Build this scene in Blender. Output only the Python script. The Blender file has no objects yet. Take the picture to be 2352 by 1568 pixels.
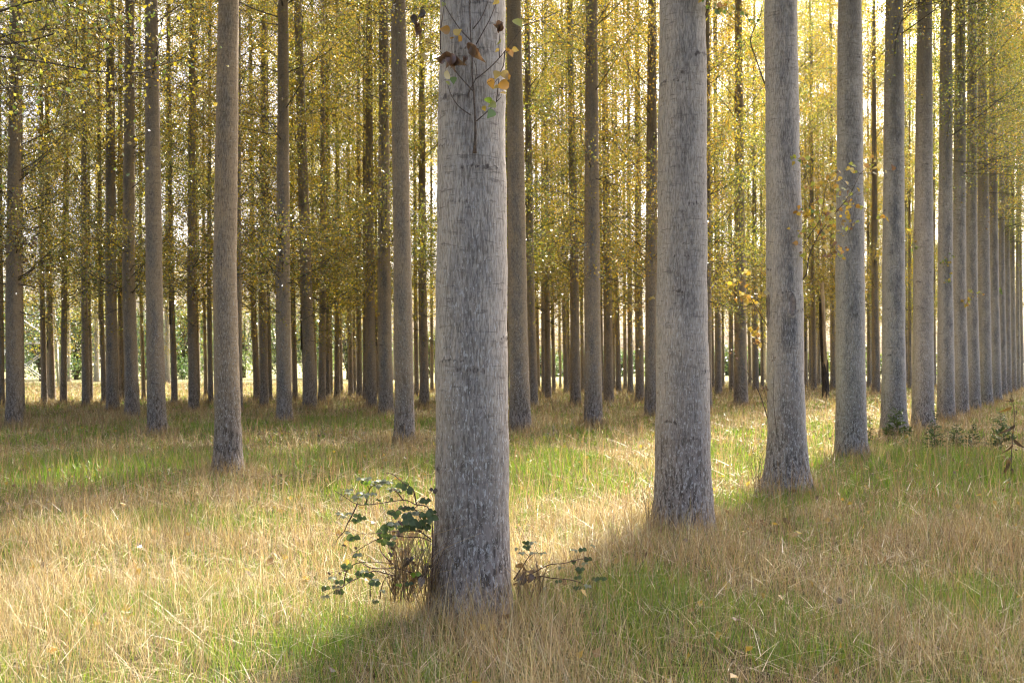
import bpy, math, random
import numpy as np
R = math.radians
S = bpy.context.scene
COL = S.collection
rng = np.random.default_rng(11)
random.seed(5)

# ------------------------------------------------------------------ camera
FPX, CX, HY, CAMZ = 2600.0, 1176.0, 830.0, 1.61      # focal length / centre / horizon in a 2352 x 1568 frame
cam_d = bpy.data.cameras.new('camera')
cam = bpy.data.objects.new('camera', cam_d); COL.objects.link(cam)
cam.location = (0, 0, CAMZ); cam.rotation_euler = (R(90), 0, 0)
cam_d.sensor_width = 36; cam_d.lens = FPX / 2352 * 36
cam_d.shift_y = (HY - 784) / 2352
cam_d.clip_end = 4000
cam_d.dof.use_dof = True; cam_d.dof.focus_distance = 7.3; cam_d.dof.aperture_fstop = 5.0
S.camera = cam

def P(px, py, Y):
    return np.array([(px - CX) / FPX * Y, Y, CAMZ - (py - HY) / FPX * Y])
def base_y(by):
    return 3900.0 / (by - HY)

ROW = np.array([.461, .887])          # planting rows run this way
PERP = np.array([.887, -.461])        # towards the open side of the front row
SUN_EL, SUN_AZ = R(41), math.atan2(ROW[0], ROW[1]) - R(4.8)

# ------------------------------------------------------------------ mesh helpers
class MB:
    def __init__(s): s.v = []; s.f = []; s.c = []; s.n = 0; s.has = False
    def add(s, v, faces, col=None):
        v = np.asarray(v, np.float32).reshape(-1, 3)
        for f in (faces if isinstance(faces, (list, tuple)) else [faces]):
            s.f.append(np.asarray(f, np.int32) + s.n)
        s.v.append(v)
        if col is None: c = np.ones((len(v), 3), np.float32)
        else:
            s.has = True
            c = np.broadcast_to(np.asarray(col, np.float32), (len(v), 3))
        s.c.append(c); s.n += len(v)
    def mesh(s, name, smooth=True, extra=None):
        me = bpy.data.meshes.new(name)
        v = np.concatenate(s.v)
        me.vertices.add(len(v)); me.vertices.foreach_set('co', v.ravel())
        lens = np.concatenate([np.full(len(f), f.shape[1], np.int32) for f in s.f])
        lp = np.concatenate([f.ravel() for f in s.f]).astype(np.int32)
        st = np.concatenate([[0], np.cumsum(lens)[:-1]]).astype(np.int32)
        me.loops.add(len(lp)); me.loops.foreach_set('vertex_index', lp)
        me.polygons.add(len(lens)); me.polygons.foreach_set('loop_start', st)
        me.polygons.foreach_set('use_smooth', np.full(len(lens), smooth))
        if s.has:
            a = me.attributes.new('col', 'FLOAT_COLOR', 'POINT')
            c = np.concatenate(s.c); a.data.foreach_set('color', np.concatenate([c, np.ones((len(c), 1), np.float32)], 1).ravel())
        for k, val in (extra or {}).items():
            a = me.attributes.new(k, 'FLOAT', 'POINT'); a.data.foreach_set('value', np.asarray(val, np.float32))
        me.update(calc_edges=True)
        return me
    def build(s, name, mat, parent=None, smooth=True, loc=None, extra=None):
        return obj(name, s.mesh(name, smooth, extra), mat, parent, loc)

def obj(name, me, mat=None, parent=None, loc=None):
    if mat and not me.materials: me.materials.append(mat)
    o = bpy.data.objects.new(name, me); COL.objects.link(o)
    if parent: o.parent = parent
    if loc is not None: o.location = loc
    return o
def empty(name, loc, label, cat, group=None):
    o = bpy.data.objects.new(name, None); COL.objects.link(o); o.location = loc
    o.empty_display_size = .2
    tag(o, label, cat, group); return o
def tag(o, label, cat, group=None, kind=None):
    if label: o['label'] = label
    if cat: o['category'] = cat
    if group: o['group'] = group
    if kind: o['kind'] = kind
    return o

def tube(mb, pts, rad, sides=6, col=None):
    pts = np.asarray(pts, float); n = len(pts)
    rad = np.atleast_1d(np.asarray(rad, float)); rad = np.interp(np.linspace(0, 1, n), np.linspace(0, 1, len(rad)), rad) if len(rad) > 1 else np.full(n, rad[0])
    t = np.gradient(pts, axis=0); t /= np.linalg.norm(t, axis=1)[:, None] + 1e-9
    ref = np.array([0., 0, 1]) if abs(t[:, 2]).mean() < .8 else np.array([1., 0, 0])
    u = np.cross(t, ref); u /= np.linalg.norm(u, axis=1)[:, None] + 1e-9
    w = np.cross(t, u)
    a = np.linspace(0, 2 * np.pi, sides, endpoint=False)
    v = pts[:, None] + rad[:, None, None] * (np.cos(a)[None, :, None] * u[:, None] + np.sin(a)[None, :, None] * w[:, None])
    i = np.arange(n - 1)[:, None] * sides; j = np.arange(sides)[None]; k = (j + 1) % sides
    f = np.stack([i + j, i + k, i + sides + k, i + sides + j], -1).reshape(-1, 4)
    mb.add(v.reshape(-1, 3), [f, np.arange(sides)[None, ::-1], (np.arange(sides) + (n - 1) * sides)[None]], col)

def smooth_path(pts, k=4):
    pts = np.asarray(pts, float)
    if len(pts) < 3:
        t = np.linspace(0, 1, k + 1)[:, None]; return pts[0] * (1 - t) + pts[-1] * t
    p = np.vstack([2 * pts[0] - pts[1], pts, 2 * pts[-1] - pts[-2]]); out = []
    for i in range(1, len(p) - 2):
        for s in np.linspace(0, 1, k, endpoint=False):
            a, b, c, d = p[i - 1:i + 3]
            out.append(.5 * (2 * b + (c - a) * s + (2 * a - 5 * b + 4 * c - d) * s * s + (3 * b - a - 3 * c + d) * s ** 3))
    out.append(pts[-1]); return np.array(out)

def unit(v):
    return v / (np.linalg.norm(v, axis=-1, keepdims=True) + 1e-9)

def leaf_quads(mb, c, size, col, r, droop=.35, aspect=.8):
    """many small folded leaves; c (n,3) centres, size (n,), col (n,3)"""
    n = len(c)
    d = unit(r.normal(size=(n, 3)) + [0, 0, -droop * 2])
    nn = unit(r.normal(size=(n, 3)))
    u = unit(np.cross(d, nn)); w = np.cross(d, u)
    s = size[:, None]
    b = c - d * s * .5; tip = c + d * s * .5
    l = c - d * s * .08 + u * s * aspect * .5 + w * s * .12
    rr = c - d * s * .08 - u * s * aspect * .5 + w * s * .12
    v = np.stack([b, l, tip, rr], 1).reshape(-1, 3)
    f = np.arange(n * 4).reshape(n, 4)
    mb.add(v, f, np.repeat(col, 4, 0))

def leaf_shape(mb, pos, d, nrm, size, col, width=.8, curl=.15, kind='poplar'):
    """one near leaf with a pointed outline, a folded midrib and a curl along its length"""
    d = unit(np.asarray(d, float)); nrm = np.asarray(nrm, float)
    u = unit(np.cross(d, nrm)); w = np.cross(u, d)
    if kind == 'poplar':
        prof = [(0, .04), (.1, .36), (.28, .5), (.5, .42), (.75, .2), (1, .0)]
    else:
        prof = [(0, .05), (.15, .33), (.35, .48), (.6, .44), (.85, .22), (1, .0)]
    v = []; fold = .22
    for t, h in prof:
        z = -curl * (t ** 2) * size
        m = pos + d * t * size + w * z
        e = h * width * size
        v += [m + u * e + w * e * fold, m, m - u * e + w * e * fold]
    f = []
    for i in range(len(prof) - 1):
        a = i * 3
        f += [[a, a + 1, a + 4, a + 3], [a + 1, a + 2, a + 5, a + 4]]
    mb.add(np.array(v), np.array(f), np.clip(np.asarray(col) * random.uniform(.8, 1.2), 0, 1))

# ------------------------------------------------------------------ materials
def new_mat(name):
    m = bpy.data.materials.new(name); m.use_nodes = True
    nt = m.node_tree; nt.nodes.clear()
    return m, nt, nt.nodes.new('ShaderNodeOutputMaterial')
class N:
    def __init__(s, nt): s.nt = nt
    def __call__(s, t, ins=None, **kw):
        n = s.nt.nodes.new('ShaderNode' + t)
        for k, v in kw.items(): setattr(n, k, v)
        for k, v in (ins or {}).items():
            if isinstance(v, bpy.types.NodeSocket): s.nt.links.new(v, n.inputs[k])
            else: n.inputs[k].default_value = v
        return n
    def math(s, op, a, b=0., c=0., clamp=False):
        n = s('Math', {0: a, 1: b, 2: c}, operation=op, use_clamp=clamp); return n.outputs[0]
    def ramp(s, x, lo, hi):
        n = s('MapRange', {'Value': x, 'From Min': lo, 'From Max': hi}, interpolation_type='SMOOTHSTEP'); return n.outputs[0]
    def mix(s, f, a, b, mode='MIX'):
        n = s('Mix', None, data_type='RGBA', blend_type=mode)
        for k, v in ((0, f), (6, a), (7, b)):
            if isinstance(v, bpy.types.NodeSocket): s.nt.links.new(v, n.inputs[k])
            else: n.inputs[k].default_value = v if k == 0 else (tuple(v) + (1,) if len(v) == 3 else v)
        return n.outputs[2]
    def noise(s, vec, scale, detail=3, rough=.55):
        return s('TexNoise', {'Vector': vec, 'Scale': scale, 'Detail': detail, 'Roughness': rough}).outputs['Fac']
    def mapped(s, vec, sc):
        return s('Mapping', {'Vector': vec, 'Scale': sc}).outputs[0]

def leafy(name, transl=.5, gloss=.06, rough=.35, vary=0., tmul=(1.2, 1.18, .85)):
    m, nt, out = new_mat(name); n = N(nt)
    c = n('Attribute', attribute_name='col').outputs['Color']
    if vary:
        rnd = n('ObjectInfo').outputs['Random']
        g = n.mix(n.ramp(rnd, 0, 1), (1.12, .98, .85), (.86, 1.02, 1.0))
        c = n.mix(vary, c, n.mix(1., c, g, 'MULTIPLY'))
    tc = n.mix(1., c, tmul, 'MULTIPLY')
    d = n('BsdfDiffuse', {'Color': c}); t = n('BsdfTranslucent', {'Color': tc})
    a = n('MixShader', {0: transl, 1: d.outputs[0], 2: t.outputs[0]})
    g = n('BsdfGlossy', {'Color': (1, 1, 1, 1), 'Roughness': rough})
    b = n('MixShader', {0: gloss, 1: a.outputs[0], 2: g.outputs[0]})
    nt.links.new(b.outputs[0], out.inputs[0]); return m

def make_bark():
    m, nt, out = new_mat('poplar_bark'); n = N(nt)
    tc = n('TexCoord').outputs['Object']
    rnd = n('ObjectInfo').outputs['Random']
    off = n('CombineXYZ', {0: n.math('MULTIPLY', rnd, 37.), 1: n.math('MULTIPLY', rnd, 91.), 2: n.math('MULTIPLY', rnd, 53.)}).outputs[0]
    v = n('VectorMath', {0: tc, 1: off}, operation='ADD').outputs[0]
    z = n('SeparateXYZ', {0: tc}).outputs[2]
    fis = n.noise(n.mapped(v, (1, 1, .16)), 95, 3, .7)             # fine vertical cracks
    fis2 = n.noise(n.mapped(v, (1, 1, .2)), 38, 4, .65)            # broader ridges
    big = n.noise(n.mapped(v, (1, 1, .35)), 5.5, 4, .6)
    hor = n.noise(n.mapped(v, (1, 1, 6)), 7, 4, .7)                # horizontal rings
    base = n.mix(n.ramp(fis, .34, .62), (.31, .265, .215), (.64, .57, .48))
    base = n.mix(n.math('MULTIPLY', n.ramp(fis2, .40, .62), .45), base, (.54, .48, .42))
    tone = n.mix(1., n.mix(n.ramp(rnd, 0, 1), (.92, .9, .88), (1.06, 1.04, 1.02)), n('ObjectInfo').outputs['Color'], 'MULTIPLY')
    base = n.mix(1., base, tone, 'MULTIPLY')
    base = n.mix(n.math('MULTIPLY', n.ramp(hor, .57, .66), .55), base, (.13, .105, .088))
    base = n.mix(n.math('MULTIPLY', n.ramp(hor, .42, .32), .45), base, (.60, .56, .51))
    # darker grey on the side facing the camera, in ragged vertical streaks
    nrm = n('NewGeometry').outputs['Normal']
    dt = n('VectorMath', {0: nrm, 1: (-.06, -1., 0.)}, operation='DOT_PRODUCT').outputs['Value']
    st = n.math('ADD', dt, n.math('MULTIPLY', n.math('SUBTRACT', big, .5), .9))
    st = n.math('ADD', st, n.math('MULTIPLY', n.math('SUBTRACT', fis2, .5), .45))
    front_dark = n.math('MULTIPLY', n.ramp(st, .68, 1.18), n.mix(n.ramp(rnd, .2, .8), (.7, .7, .7), (.95, .95, .95)))
    base = n.mix(front_dark, base, n.mix(n.ramp(fis, .36, .64), (.080, .074, .072), (.26, .245, .235)))
    # older, cracked dark bark near the ground
    low = n.ramp(n.math('ADD', z, n.math('MULTIPLY', n.math('SUBTRACT', big, .5), 2.2)), 1.75, .10)
    base = n.mix(n.math('MULTIPLY', low, .85), base, n.mix(n.ramp(fis2, .40, .58), (.040, .031, .028), (.31, .265, .24)))
    # pale lichen flecks
    wob = n.noise(v, 70, 3, .7)
    lz = n.ramp(z, 2.6, .3)
    blotch = n.ramp(n.noise(n.mapped(v, (1, 1, .65)), 40, 3, .65), n.math('SUBTRACT', .66, n.math('MULTIPLY', lz, .12)), n.math('SUBTRACT', .70, n.math('MULTIPLY', lz, .12)))
    blotch = n.math('MULTIPLY', n.math('MULTIPLY', blotch, n.ramp(wob, .34, .52)), n('ObjectInfo').outputs['Alpha'])
    base = n.mix(n.math('MULTIPLY', blotch, n.math('ADD', n.math('MULTIPLY', lz, .42), .25)), base, (.50, .475, .435))
    dash = n.ramp(n.noise(n.mapped(v, (1, 1, .3)), 80, 2), .60, .66)
    base = n.mix(n.math('MULTIPLY', n.math('MULTIPLY', dash, n.ramp(z, 4.5, .6)), .75), base, (.66, .64, .61))
    # branch scars modelled in the trunk
    sc = n('Attribute', attribute_name='scar').outputs['Fac']
    br = n.noise(n.mapped(v, (1, 1, .45)), 75, 3, .75)
    scf = n.ramp(n.math('MULTIPLY', sc, n.math('ADD', br, .30)), .30, .66)
    base = n.mix(n.math('MULTIPLY', scf, .8), base, n.mix(n.ramp(fis, .42, .58), (.06, .046, .04), (.21, .175, .15)))
    # mossy, browner bark high up among the branches
    hi = n.ramp(n.math('ADD', z, n.math('MULTIPLY', n.math('SUBTRACT', hor, .5), 7.)), 4.8, 9.)
    base = n.mix(n.math('MULTIPLY', hi, .62), base, n.mix(n.ramp(hor, .4, .6), (.085, .066, .042), (.19, .155, .105)))
    wound = n('Attribute', attribute_name='wound').outputs['Fac']
    base = n.mix(n.ramp(wound, .3, .7), base, n.mix(n.ramp(fis, .4, .6), (.26, .2, .16), (.40, .33, .28)))
    h = n.math('ADD', n.math('MULTIPLY', fis, .5), n.math('MULTIPLY', fis2, n.math('ADD', n.math('MULTIPLY', low, 1.2), .45)))
    h = n.math('SUBTRACT', h, n.math('MULTIPLY', scf, .3))
    bump = n('Bump', {'Height': h, 'Strength': .9, 'Distance': .016})
    b = n('BsdfPrincipled', {'Base Color': base, 'Roughness': .88, 'Specular IOR Level': .25, 'Normal': bump.outputs[0]})
    nt.links.new(b.outputs[0], out.inputs[0]); return m

def simple(name, c1, c2, scale=20, rough=.85, stretch=(1, 1, 1), bump=.3):
    m, nt, out = new_mat(name); n = N(nt)
    v = n.mapped(n('TexCoord').outputs['Object'], stretch)
    f = n.noise(v, scale, 4, .6)
    bp = n('Bump', {'Height': f, 'Strength': bump, 'Distance': .01})
    b = n('BsdfPrincipled', {'Base Color': n.mix(n.ramp(f, .35, .65), c1, c2), 'Roughness': rough, 'Normal': bp.outputs[0]})
    nt.links.new(b.outputs[0], out.inputs[0]); return m

def make_ground():
    m, nt, out = new_mat('meadow_soil'); n = N(nt)
    v = n('TexCoord').outputs['Object']
    y = n('SeparateXYZ', {0: v}).outputs[1]
    a = n.noise(v, 1.3, 5, .65); b = n.noise(v, 26, 3, .6); c = n.noise(v, .22, 3, .5)
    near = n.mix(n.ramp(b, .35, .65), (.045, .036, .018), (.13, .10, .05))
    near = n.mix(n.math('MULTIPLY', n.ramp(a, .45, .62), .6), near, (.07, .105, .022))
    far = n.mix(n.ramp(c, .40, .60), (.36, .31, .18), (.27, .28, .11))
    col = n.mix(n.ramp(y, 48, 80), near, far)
    bp = n('Bump', {'Height': b, 'Strength': .8, 'Distance': .05})
    s = n('BsdfPrincipled', {'Base Color': col, 'Roughness': .95, 'Specular IOR Level': .1, 'Normal': bp.outputs[0]})
    nt.links.new(s.outputs[0], out.inputs[0]); return m

BARK = make_bark()
LEAF = leafy('poplar_leaves', .58, .14, .24, vary=1.)
SHRUBLEAF = leafy('shrub_leaves', .3, .03, .4)
NEARLEAF = leafy('near_leaves', .42, .07, .38)
GRASS = leafy('grass_blades', .42, .05, .42, tmul=(1.08, 1.08, .9))
TWIG = simple('twig_bark', (.075, .055, .042), (.17, .125, .095), 60)
BRANCH = simple('branch_bark', (.045, .036, .026), (.12, .095, .065), 14, stretch=(1, 1, .4))
DEADWOOD = simple('bare_dead_wood', (.28, .18, .10), (.66, .46, .26), 9, stretch=(1, 1, .15), bump=.8)
ROTTEN = simple('rotten_bark', (.03, .024, .02), (.10, .075, .055), 14, stretch=(1, 1, .3), bump=1.)
STEEL = simple('galvanised_steel', (.42, .43, .42), (.58, .58, .56), 5, .55, bump=.05)
SOIL = make_ground()

# ------------------------------------------------------------------ light
w = bpy.data.worlds.new('World'); S.world = w; w.use_nodes = True
wn = w.node_tree
sky = wn.nodes.new('ShaderNodeTexSky'); sky.sky_type = 'NISHITA'; sky.sun_disc = False
sky.sun_elevation = SUN_EL; sky.sun_rotation = SUN_AZ
sky.dust_density = 6.0; sky.air_density = .6; sky.ozone_density = .4
bg = wn.nodes['Background']; wn.links.new(sky.outputs[0], bg.inputs[0]); bg.inputs[1].default_value = .145
sl = bpy.data.lights.new('sun', 'SUN'); sl.energy = 5.0; sl.angle = R(.6); sl.color = (1, .94, .84)
so = bpy.data.objects.new('sun', sl); COL.objects.link(so)
sd = np.array([math.sin(SUN_AZ) * math.cos(SUN_EL), math.cos(SUN_AZ) * math.cos(SUN_EL), math.sin(SUN_EL)])
from mathutils import Vector
so.rotation_euler = Vector(sd).to_track_quat('Z', 'Y').to_euler()
so.location = (20, 40, 60)
S.view_settings.view_transform = 'Standard'; S.view_settings.look = 'None'
S.view_settings.exposure = 1.85; S.view_settings.gamma = 1
S.render.engine = 'CYCLES'
cy = S.cycles
cy.use_denoising = True; cy.pixel_filter_type = 'BLACKMAN_HARRIS'; cy.filter_width = 1.1; cy.max_bounces = 8; cy.diffuse_bounces = 4; cy.glossy_bounces = 2
cy.transmission_bounces = 6; cy.transparent_max_bounces = 6; cy.sample_clamp_indirect = 6; cy.caustics_reflective = False
cy.use_adaptive_sampling = True; cy.adaptive_threshold = .02

# ------------------------------------------------------------------ ground
def gz(x, y):
    return .035 * np.sin(x * .9 + 1.3) * np.cos(y * .7) + .02 * np.sin(x * 2.3 + y * 1.7)
mb = MB()
gx = np.concatenate([[-900, -250, -90], np.linspace(-45, 50, 120), [95, 260, 900]])
gy = np.concatenate([[-60, -15], np.linspace(0, 80, 100), [110, 200, 500, 1500]])
X, Y = np.meshgrid(gx, gy); Z = np.where((Y < 80) & (abs(X) < 60), gz(X, Y), 0)
nx = len(gx); i = (np.arange(len(gy) - 1)[:, None] * nx + np.arange(nx - 1)[None]).ravel()
mb.add(np.stack([X, Y, Z], -1).reshape(-1, 3), np.stack([i, i + 1, i + nx + 1, i + nx], 1))
tag(mb.build('ground', SOIL), None, None, kind='structure')

# ------------------------------------------------------------------ grass
GREEN = [  # lusher patches of the meadow: x, y, radius across, radius along (metres), strength
]
for px, py, rx, ry, s in ((240, 1095, 300, 26, 1.3), (620, 1075, 170, 22, 1.2), (420, 990, 200, 14, .7), (820, 985, 190, 12, .6), (80, 1025, 90, 14, .7), (1010, 1075, 120, 22, .5),
                          (1240, 1090, 110, 38, 1.3), (1400, 1110, 110, 20, .9), (1300, 1020, 100, 14, .5), (1680, 1065, 70, 40, .9), (1690, 1005, 60, 14, .6), (1905, 1010, 50, 40, .5),
                          (2180, 1085, 260, 60, 1.3), (2080, 1130, 150, 40, 1.1), (1280, 1510, 190, 50, .22), (1150, 1400, 130, 40, .12), (700, 1530, 200, 40, .4), (120, 1500, 160, 60, .4), (1880, 1540, 180, 40, .7),
                          (1560, 1400, 110, 40, .25), (2270, 950, 60, 10, .9), (560, 1330, 120, 30, .25), (2260, 1420, 110, 40, .6), (1880, 1150, 90, 30, .45)):
    Yc = 4290 / (py - HY); y0 = 4290 / (py + ry - HY); y1 = 4290 / (max(py - ry, HY + 30) - HY)
    GREEN.append(((px - CX) / FPX * Yc, Yc, rx / FPX * Yc, max((y1 - y0) / 2, .25), s))
def hash_noise(x, y, sc, seed):
    r = np.random.default_rng(seed); t = r.random((64, 64))
    x = x * sc; y = y * sc; xi = np.floor(x).astype(int); yi = np.floor(y).astype(int); fx = x - xi; fy = y - yi
    fx = fx * fx * (3 - 2 * fx); fy = fy * fy * (3 - 2 * fy)
    g = lambda a, b: t[a % 64, b % 64]
    return (g(xi, yi) * (1 - fx) + g(xi + 1, yi) * fx) * (1 - fy) + (g(xi, yi + 1) * (1 - fx) + g(xi + 1, yi + 1) * fx) * fy
def greenness(x, y):
    g = np.zeros_like(x)
    for a, b, rx, ry, s in GREEN:
        g = np.maximum(g, s * np.where(y < 8.5, .6, 1.) * np.exp(-(((x - a) / rx) ** 2 + ((y - b) / ry) ** 2) * .9))
    nz = .45 * hash_noise(x, y, 1.1, 3) + .55 * hash_noise(x, y, 4.3, 4)
    return np.clip(g * (.25 + 1.5 * nz) + np.clip((nz - .45) * 2.4, 0, .62), 0, 1)

def blades(mb, x, y, h, wd, lean, az, col, bend, r, segs=3):
    n = len(x); z0 = gz(x, y) - .01
    d = np.stack([np.cos(az), np.sin(az)], 1)
    face = az + np.pi / 2 + r.normal(size=n) * .7
    s = np.stack([np.cos(face), np.sin(face), np.zeros(n)], 1)
    P0 = np.stack([x, y, z0], 1); pts = []; ang = lean.copy(); p = P0.copy(); L = h / segs
    rows = []
    for k in range(segs + 1):
        t = k / segs
        ww = (wd * (1 - .85 * t ** 1.5))[:, None] * .5
        rows += [p - s * ww, p + s * ww]
        p = p + np.concatenate([d * (np.sin(ang) * L)[:, None], (np.cos(ang) * L)[:, None]], 1)
        ang = np.minimum(ang + bend / segs, 1.75)
        p[:, 2] = np.maximum(p[:, 2], z0 + .015)
    V = np.stack(rows, 1); m = 2 * (segs + 1)
    f = np.concatenate([np.arange(n)[:, None] * m + np.array([2 * k, 2 * k + 1, 2 * k + 3, 2 * k + 2])[None] for k in range(segs)])
    c = np.repeat(col, m, 0)
    mb.add(V.reshape(-1, 3), f, c)

def scatter(y0, y1, dens, r, margin=1.2):
    area = 0.5 * (y1 ** 2 - y0 ** 2) * .93 + 2 * margin * (y1 - y0)
    n = int(area * dens)
    yy = np.sqrt(r.random(n) * (y1 ** 2 - y0 ** 2) + y0 ** 2)
    xx = (r.random(n) - .5) * (yy * .93 + 2 * margin)
    return xx, yy
TRUNKS = []       # filled below: x, y, radius   (grass does not grow through trunks)
def palette(r, n, cols, p, jit=.18):
    k = r.choice(len(cols), n, p=np.array(p) / sum(p))
    c = np.array(cols)[k]
    return np.clip(c * (1 + r.normal(size=(n, 1)) * jit) * (1 + r.normal(size=(n, 3)) * .04), .005, .9)
DRYC = [(.50, .385, .20), (.41, .30, .145), (.58, .475, .29), (.30, .215, .105), (.66, .57, .41), (.48, .35, .13)]
DRYP = [4, 4, 3, 3.4, 1.6, 1]
GRNC = [(.16, .27, .018), (.22, .32, .022), (.11, .20, .015), (.30, .34, .04)]
GRNP = [4, 3, 3, 2]

def outside(x, y):
    k = np.ones(len(x), bool)
    for tx, ty, tr in TRUNKS:
        k &= (x - tx) ** 2 + (y - ty) ** 2 > tr * tr
    return k

def make_grass():
    r = np.random.default_rng(77)
    dry, grn = MB(), MB()
    bands = [(2.6, 5, 1900, 1.15), (5, 8, 1700, 1.12), (8, 12, 1200, 1.), (12, 20, 620, .8), (20, 34, 230, .8), (34, 56, 80, .9), (56, 80, 28, 1.)]
    for y0, y1, dens, hs in bands:
        px = (y0 + y1) * .5 / 1132
        # dry straw
        x, y = scatter(y0, y1, dens, r); g = greenness(x, y)
        tall = hash_noise(x, y, .8, 9)
        k = (r.random(len(x)) > g * (.62 if y0 < 8 else .92)) & outside(x, y); x, y, g, tall = x[k], y[k], g[k], tall[k]; n = len(x)
        h = (.08 + .18 * r.random(n) ** 1.4 + .20 * (r.random(n) > .85) * r.random(n)) * (.35 + 1.25 * tall) * hs * (1 - .45 * g)
        wd = np.maximum(.0014 + .0020 * r.random(n), px * .62)
        lean = np.abs(r.normal(size=n)) * .42 + .08
        az = r.random(n) * 6.283 + .0
        flat = r.random(n) > .86
        lean = np.where(flat, 1.25 + .25 * r.random(n), lean)
        col = palette(r, n, DRYC, DRYP)
        blades(dry, x, y, h * np.where(flat, 1.1, 1), wd, lean, az, col, r.random(n) * .9, r)
        # taller unmown straw round the trunk feet
        for tx, ty, tr in TRUNKS:
            if not (y0 <= ty < y1): continue
            q = int(min(900, 5200 * tr * min(1, 14 / ty)))
            a = r.random(q) * 6.283; dd = tr * 1.05 + np.abs(r.normal(size=q)) * .16
            blades(dry, tx + np.cos(a) * dd, ty + np.sin(a) * dd, (.12 + .26 * r.random(q) ** 1.5) * np.exp(-dd * .4), np.maximum(.0016 + .0016 * r.random(q), px * .62), np.abs(r.normal(size=q)) * .3 + .05, r.random(q) * 6.283, palette(r, q, DRYC, [2, 4, 2, 4, 1, 2]), r.random(q) * .8, r)
        # thin flowering stalks standing above the sward
        x2, y2 = scatter(y0, y1, min(120, dens * .09), r); k2 = outside(x2, y2); x2, y2 = x2[k2], y2[k2]; q = len(x2)
        blades(dry, x2, y2, .28 + .26 * r.random(q), np.maximum(.0014, px * .5) * np.ones(q), np.abs(r.normal(size=q)) * .28, r.random(q) * 6.283, palette(r, q, [(.34, .22, .10), (.42, .30, .16), (.24, .16, .08)], [1, 1, 1]), r.random(q) * .5, r, 4)
        # lying straw laid over the sward
        m = int(n * .09); q = r.integers(0, n, m)
        c2 = palette(r, m, DRYC[2:5:2], [1, 1])
        xs, ys = x[q], y[q]
        b0 = MB(); 
        blades(b0, xs, ys, .14 + .24 * r.random(m), np.maximum(.0022, px * .7) * np.ones(m), 1.2 + .35 * r.random(m), r.random(m) * 6.283, c2, r.random(m) * .3, r)
        v = b0.v[0].copy(); v[:, 2] += np.repeat(.05 + .12 * r.random(m), 8)
        dry.add(v, b0.f[0], b0.c[0])
        # green blades
        x, y = scatter(y0, y1, dens * 1.3, r); g = greenness(x, y)
        k = (r.random(len(x)) < g * 1.0 + .2) & outside(x, y); x, y, g = x[k], y[k], g[k]; n = len(x)
        h = (.07 + .12 * r.random(n)) * (.7 + .6 * g)
        wd = np.maximum(.0025 + .002 * r.random(n), px * .8)
        blades(grn, x, y, h, wd, np.abs(r.normal(size=n)) * .35 + .05, r.random(n) * 6.283, palette(r, n, GRNC, GRNP), r.random(n) * 1.2, r)
    tag(dry.build('dry_grass', GRASS, smooth=False), 'tall straw coloured dry grass covering the plantation floor', 'grass', kind='stuff')
    tag(grn.build('green_grass', GRASS, smooth=False), 'short green grass growing in patches under the straw', 'grass', kind='stuff')

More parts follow.
